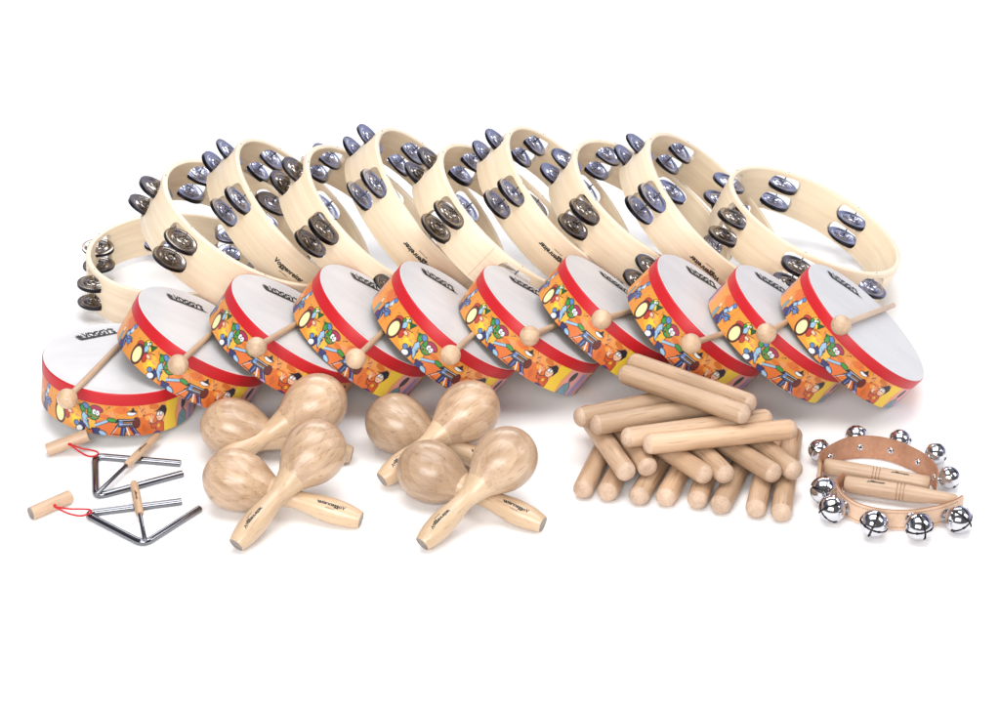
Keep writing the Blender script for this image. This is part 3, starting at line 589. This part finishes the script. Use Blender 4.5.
def beater(lab, a, j, e, side):
    t = thing('triangle_beater', lab, 'beater', 'triangle beaters', (e[0], e[1], 0))
    a, j, e = Vector(a), Vector(j), Vector(e); ax = (a - e).normalized(); j2 = e + ax * (j - e).length; 
    cyl_between('rod', e, e + ax * ((j2 - e).length + 2), [(0, 0), (.19, .005), (.25, .02), (.25, .99), (0, 1)], [M['steel']], t)
    cyl_between('grip', j2, a, [(0, 0), (.38, 0), (.46, .03), (.5, .2), (.52, .6), (.48, .93), (.36, 1.0), (0, 1)], [M['beech'], M['beech']], t)
    vs, fs = text_mesh('Voggenreiter', .36, .03); L = (a - j2).length; zdir = ax
    upv = Vector((0, -.5, .86)); y = (upv - zdir * upv.dot(zdir)).normalized(); x = y.cross(zdir); mb = MB(); V = []
    for u, v in vs:
        ang = PI / 2 - side * v / .53; p = j2 + zdir * (L * .5 - side * u) + (x * math.cos(ang) + y * math.sin(ang)) * .535
        V.append(p - Vector((e.x, e.y, 0)))
    mb.add(V, fs, smooth=False); obj('lettering', mb.mesh('lettering', M['ink'], 0, False), t)
beater('metal beater with wooden grip resting on the back triangle', (-42.0, -22.3, 1.35), (-45.0, -28.9, 1.3), (-47.7, -34.9, 1.0), -1)
beater('metal beater with wooden grip resting on the front triangle, pointing at the viewer', (-43.47, -33.1, 1.5), (-41.87, -39.5, 1.32), (-40.6, -44.6, 1.05), 1)
# ------------------------------------------------------------------ bell straps
def bell_mesh(r):
    mb = MB(); n = 64; st = 28; prof = []
    for k in range(st + 1):
        a = PI * k / st; rr = r * math.sin(a); z = -r * math.cos(a)
        prof.append((max(0, rr), z))
    # sphere with its cross-shaped mouth cut out on the +Z side: faces near the two slit planes fall into a dark inner ball
    vs = []; fs = []; mi = []
    for (rr, z) in prof:
        vs += [(rr * math.cos(2 * PI * k / n), rr * math.sin(2 * PI * k / n), z) for k in range(n)]
    sw = .085 * r
    for i in range(st):
        for k in range(n):
            q = [i * n + k, i * n + (k + 1) % n, (i + 1) * n + (k + 1) % n, (i + 1) * n + k]
            c = [sum(vs[x][j] for x in q) / 4 for j in range(3)]
            hole = c[2] > .05 * r and (abs(c[0]) < sw or abs(c[1]) < sw)
            if not hole: fs.append(q)
    mb.add(vs, fs, 0)
    # beaded seam round the equator, holes at the ends of the slits, stem and washer
    mb.lathe([(r * 1.0, -.07), (r * 1.035, 0), (r * 1.0, .07)], 48, 0)
    for k in range(4):
        a = PI / 2 * k; mb.lathe([(0, 0), (.1 * r * 1.6, .0), (.1 * r * 1.6, .02), (0, .02)], 12, 1, Matrix.Translation((math.cos(a) * r * 1.002, math.sin(a) * r * 1.002, .12 * r)) @ Vector((math.cos(a), math.sin(a), .12)).to_track_quat('Z', 'Y').to_matrix().to_4x4())
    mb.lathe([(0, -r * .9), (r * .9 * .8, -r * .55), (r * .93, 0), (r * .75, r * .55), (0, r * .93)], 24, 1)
    mb.lathe([(.28, -r - .25), (.28, -r + .1)], 16, 0); mb.lathe([(0, -r - .3), (.5, -r - .3), (.55, -r - .2), (.3, -r - .1)], 20, 0)
    return mb.mesh('bell', [M['chrome2'], M['dark']], 50, False)
BELL = bell_mesh(1.0)
mb = MB(); mb.lathe([(.16, .05), (.2, .12), (.34, .14), (.42, .07), (.44, 0)], 20, 0); mb.lathe([(0, .03), (.17, .04)], 20, 1); RIVET = mb.mesh('rivet', [M['chrome2'], M['dark']], 60, False)
def smooth_path(pts, n=10): return [Vector(p) for p in spl(pts, n)]
def strap_bells(lab, path, z0, z1, ha, hb, bells, br, cen, text, belldir, rad):
    base = Vector((cen[0], cen[1], 0)); t = thing('hand_bells', lab, 'hand bells', 'leather strap hand bells', base)
    P = smooth_path([(x, y, 0) for x, y in path]); n = len(P); cc = Vector((cen[0], cen[1], 0)); mb = MB(); th = .2
    inn = []; outp = []
    for i, p in enumerate(P):
        tg = (P[min(i + 1, n - 1)] - P[max(i - 1, 0)]).normalized(); nn = Vector((tg.y, -tg.x, 0))
        if nn.dot(p - cc) < 0: nn = -nn
        outp.append(p + nn * th / 2); inn.append(p - nn * th / 2)
    def rim(i): # rounded strap ends
        f = min(i, n - 1 - i) / 6; return 1 if f >= 1 else math.sqrt(max(0.02, 1 - (1 - f) ** 2)) * .35 + .65 * 1
    zm = (z0 + z1) / 2; hh = (z1 - z0) / 2
    V = []; e = .05
    for i in range(n):
        h = hh * rim(i)
        for (q, z) in ((outp[i], zm - h + e), (outp[i], zm + h - e), (outp[i].lerp(inn[i], .3), zm + h), (outp[i].lerp(inn[i], .7), zm + h), (inn[i], zm + h - e), (inn[i], zm - h + e), (inn[i].lerp(outp[i], .3), zm - h), (inn[i].lerp(outp[i], .7), zm - h)):
            V.append(Vector((q.x, q.y, z)) - base)
    F = []; mi = [0, 2, 2, 2, 1, 2, 2, 2]
    b = len(mb.v); mb.v += [tuple(v) for v in V]
    for i in range(n - 1):
        for k in range(8):
            F = [i * 8 + k, i * 8 + (k + 1) % 8, (i + 1) * 8 + (k + 1) % 8, (i + 1) * 8 + k]; mb.f.append(F); mb.m.append(mi[k]); mb.sm.append(True)
    for i in (0, n - 1): mb.f.append([i * 8 + k for k in range(8)]); mb.m.append(2); mb.sm.append(False)
    st = obj('strap', mb.mesh('strap', [M['leather'], M['suede'], M['leather_edge']], 40), t)
    # stitching near both edges
    mb = MB()
    for zz in (zm + hh - .42, zm - hh + .42):
        acc = 0; i = 8
        while i < n - 9:
            a, c = outp[i], outp[i + 1]; nn = (outp[i] - inn[i]).normalized() * .02
            mb.tube([Vector((a.x, a.y, zz)) + nn - base, Vector((a.x, a.y, zz)).lerp(Vector((c.x, c.y, zz)), .7) + nn - base], .035, 6)
            i += 1
    obj('stitching', mb.mesh('stitching', M['leather_edge'], 0), st)
    # turned wooden handle
    ha, hb = Vector(ha), Vector(hb); L = (hb - ha).length
    gr = []
    e1, e2 = rad
    def rr(f): return e1 + (e2 - e1) * max(0, f - .5) / .5 if f > .5 else e1 * (.93 + .14 * f)
    pr = [(0, 0), (rr(0) * .8, 0), (rr(0), .02), (rr(.2), .2), (rr(.42), .42)]
    for f in (.47, .5, .53): pr += [(rr(f), f - .006), (rr(f) - .14, f - .002), (rr(f) - .14, f + .002), (rr(f), f + .006)]
    pr += [(rr(.6), .6), (rr(.75), .75), (rr(.9), .9), (rr(.98), .98), (rr(1) * .8, 1), (0, 1)]
    h = cyl_between('handle', ha, hb, pr, [M['pale_wood']], t, 50)
    # lettering on top of the handle
    vs, fs = text_mesh('Voggenreiter', .4, .03); ax = (hb - ha).normalized(); mb = MB(); up = Vector((0, -.3, .95)); y = (up - ax * up.dot(ax)).normalized(); x = ax; s_ = y.cross(x)
    mb.add([ha + ax * (L * text + u) + (y * math.cos(v / e1) - s_ * math.sin(v / e1)) * (e1 * (1.03 if text < .5 else 1.0) + .02) - base for u, v in vs], fs, smooth=False)
    obj('lettering', mb.mesh('lettering', M['ink'], 0, False), t)
    for k, bp in enumerate(bells):
        p = Vector(bp); # nearest strap point
        q = min(P, key=lambda s: (s - Vector((p.x, p.y, 0))).length); i = P.index(q)
        nn = (outp[i] - inn[i]).normalized(); zc = zm
        dirv = (nn + Vector(belldir[k])).normalized()
        bo = obj('bell', BELL, t); bo.matrix_basis = Matrix.Translation((p - base) * CM) @ dirv.to_track_quat('Z', 'Y').to_matrix().to_4x4() @ RZ(.5 + k * .4) @ Matrix.Scale(br[k] if isinstance(br, list) else br, 4)
        ro = obj('rivet', RIVET, t); rp = Vector((inn[i].x, inn[i].y, zc)); ro.matrix_basis = Matrix.Translation((rp - base) * CM) @ (-nn).to_track_quat('Z', 'Y').to_matrix().to_4x4()
strap_bells('back set of hand bells, leather strap arching behind the handle, silver rivets inside',
            [(38.3, -31.6), (38.1, -30.4), (38.5, -29.2), (39.4, -28.0), (41.86, -26.0), (44.6, -25.5), (47.37, -26.3), (50.1, -28.66), (51.4, -30.9), (51.8, -33.0), (51.4, -34.7)], .1, 3.3,
            (38.9, -29.4, 1.5), (51.0, -33.2, 1.3), [(38.7, -26.3, 1.7), (43.6, -23.2, 1.8), (48.8, -24.2, 1.8), (52.7, -27.1, 1.7), (53.5, -32.0, 1.5)], 1.36, (45, -30), .72, [(0, 0, .2)] * 5, (1.05, .98))
strap_bells('front set of hand bells, stitched leather strap curving towards the viewer',
            [(40.9, -32.9), (39.9, -34.0), (39.6, -35.5), (40.2, -37.7), (41.67, -39.6), (44.05, -40.7), (47.2, -40.95), (50.5, -40.1), (52.9, -38.8), (54.1, -37.6)], .1, 2.9,
            (40.8, -33.5, 1.6), (53.6, -36.9, 1.5), [(38.1, -35.3, 1.9), (38.6, -39.2, 1.8), (43.0, -42.5, 2.0), (48.1, -43.1, 2.0), (53.0, -41.4, 1.8)], 1.62, (46.5, -36.5), .28, [(0, 0, .3), (0, 0, .2), (0, 0, .1), (.1, 0, .15), (.2, 0, .3)], (1.08, .66))
